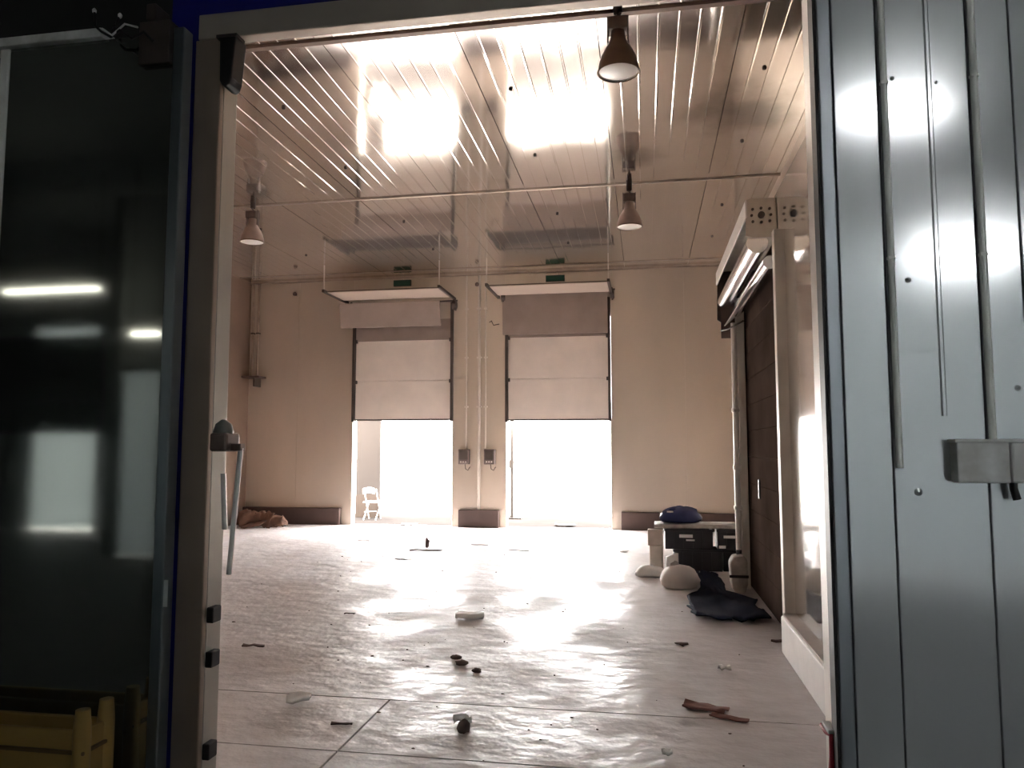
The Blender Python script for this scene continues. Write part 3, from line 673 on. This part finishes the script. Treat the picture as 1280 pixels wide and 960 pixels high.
chunk('rubble_piece', 580, 915, .035, .03, .045, DIRT, 'dark lump with pale top at bottom centre of floor', 'debris', 6)
flatbit('foam_scrap', 578, 906, .10, .03, WHITE, 'thin pale flake lying behind the dark lump', 'scrap', 5, .05, .35)
for k, (px, py, s, lab) in enumerate(((570, 824, .03, 'tiny grey crumb, uppermost of the cluster below the foam slab'), (577, 831, .035, 'dark grey crumb in the middle of the cluster below the foam slab'), (596, 840, .025, 'grey crumb at the right of the cluster below the foam slab'))):
    chunk('rubble_crumb', px, py, s*1.4, s, s*.7, DIRT, lab, 'debris', 20+k, 7)
flatbit('dark_twig', 427, 906, .12, .02, DIRT, 'thin dark twig on the floor left of the joint crossing', 'stick', 9, .012, .15)
flatbit('dark_twig', 437, 768, .10, .03, DIRT, 'short dark twig on the floor, far left of the foam slab', 'stick', 10, .015, .2)
flatbit('red_rag', 882, 887, .26, .10, REDR, 'flattened dark red rag on the floor, lower right', 'rag', 12, .02, -.35)
flatbit('red_rag', 912, 899, .22, .06, REDR, 'brownish rag end trailing right of the dark red rag', 'rag', 13, .014, -.4)
flatbit('brown_scrap', 972, 803, .10, .06, DIRT, 'small brown scrap at the foot of the white curb', 'scrap', 14, .02)
flatbit('foam_scrap', 906, 838, .08, .05, WHITE, 'small white flake on the floor left of the white curb', 'scrap', 15, .03)
flatbit('foam_scrap', 834, 944, .05, .03, WHITE, 'tiny white flake at the bottom of the floor', 'scrap', 16, .025)
flatbit('brown_scrap', 852, 806, .10, .05, DIRT, 'small dark scrap on the floor below the white sack', 'scrap', 17, .014)
flatbit('foam_scrap', 780, 690, .12, .1, WHITE, 'white flake on the floor below the right dock door corner', 'scrap', 18, .025)
flatbit('wood_strip', 532, 688, .5, .12, GREYB, 'pale strip lying on the floor before the left dock door', 'wood', 19, .02, .1)
chunk('rubble_piece', 534, 684, .04, .04, .10, DIRT, 'small upright dark piece beside the pale strip', 'debris', 21)
flatbit('dark_plate', 511, 656.5, .34, .25, DARK, 'thin dark piece on the sill of the left dock door', 'plate', 22, .03)
flatbit('dark_plate', 706, 657.5, .40, .25, DARK, 'thin dark piece on the sill of the right dock door', 'plate', 23, .03)
for k, (px, py, s, lab) in enumerate(((455, 676, .16, 'dark streak of dirt before the left dock door, nearest its left jamb'), (600, 681, .22, 'dark dirt patch before the pier'), (650, 688, .25, 'dark dirt patch left of the right doorway light'), (505, 699, .2, 'dark dirt patch before the left doorway'))):
    flatbit('dirt_clump', px, py, s*1.3, s*.5, mat('floor_dirt', (.22, .17, .155), .8, 0, .3, 9), lab, 'dirt', 30+k, .008)
R_ = random.Random(5)
gm = MB()
for k in range(150):
    x = R_.uniform(-4.5, 1.0); y = 3.4+R_.random()**1.3*11; s = R_.uniform(.003, .008)
    if y > 9.3 and x > -.2: continue
    gm.blob((x, y, s*.3), s*R_.uniform(1, 2.2), s*R_.uniform(.8, 1.6), s*.6, 5, 3, .3, k)
tag(link('grit', gm, DIRT), 'fine dark grit scattered over the damp floor', 'grit', None, 'stuff')

# ------------------------------------------------------------------ outside the dock doors
xa = at(445, 600, Y=16.6).x; xb = at(475, 600, Y=16.6).x
gt = thing('dock_screen', 'grey upright screen standing just outside the left dock door', 'screen', ((xa+xb)/2, 16.6, 0))
part('screen_panel', MB().box(xa, xb, 16.6, 16.7, .0, 3.4), OUTG, gt, .005)
part('base_band', MB().box(xa-.001, xb+.001, 16.594, 16.6, .0, .52), mat('tan_band', (.045, .033, .026), .8), gt)
ch = thing('white_chair', 'white metal folding chair outside the left dock door', 'chair', ((xa+xb)/2, 16.3, 0))
cx = at(463, 620, Y=16.25).x; s0 = at(466, 628, Y=16.25).z
part('backrest', MB().sheet(cx-.15, cx+.12, .0, .14, lambda x, y, R: 0, 4, 2, .02, .0, 1), WHITE, ch)
b_ = ch.children[0].data
for v in b_.vertices:
    x, y, z = v.co+Vector(ch.location); v.co = Vector((x, 16.18+z*1.0, s0+.22+y*.9-abs(x-cx)*.25))-Vector(ch.location)
part('seat', MB().box(cx-.10, cx+.22, 16.05, 16.40, s0, s0+.03), WHITE, ch, .01)
for sx in (-.08, .2):
    part('leg', MB().tube([(cx+sx, 16.05, 0), (cx+sx, 16.25, s0*.55), (cx+sx, 16.38, s0)], .012, 7), WHITE, ch)
    part('leg', MB().tube([(cx+sx, 16.40, 0), (cx+sx, 16.22, s0), (cx+sx-.04, 16.17, s0+.3)], .012, 7), WHITE, ch)
part('stretcher', MB().tube([(cx-.08, 16.1, .17), (cx+.2, 16.1, .19)], .010, 6), WHITE, ch)
xc = at(640, 600, Y=16.9).x
po = thing('yard_post', 'thin post with small box outside the right dock door', 'post', (xc, 16.9, 0))
part('post', MB().box(xc-.035, xc+.035, 16.87, 16.93, 0, 3.2), OUTG, po)
part('switch_box', MB().box(xc-.05, xc+.05, 16.82, 16.87, 1.12, 1.30), OUTG, po)
part('foot_plate', MB().box(xc-.06, xc+.22, 16.80, 17.0, 0, .03), OUTG, po)
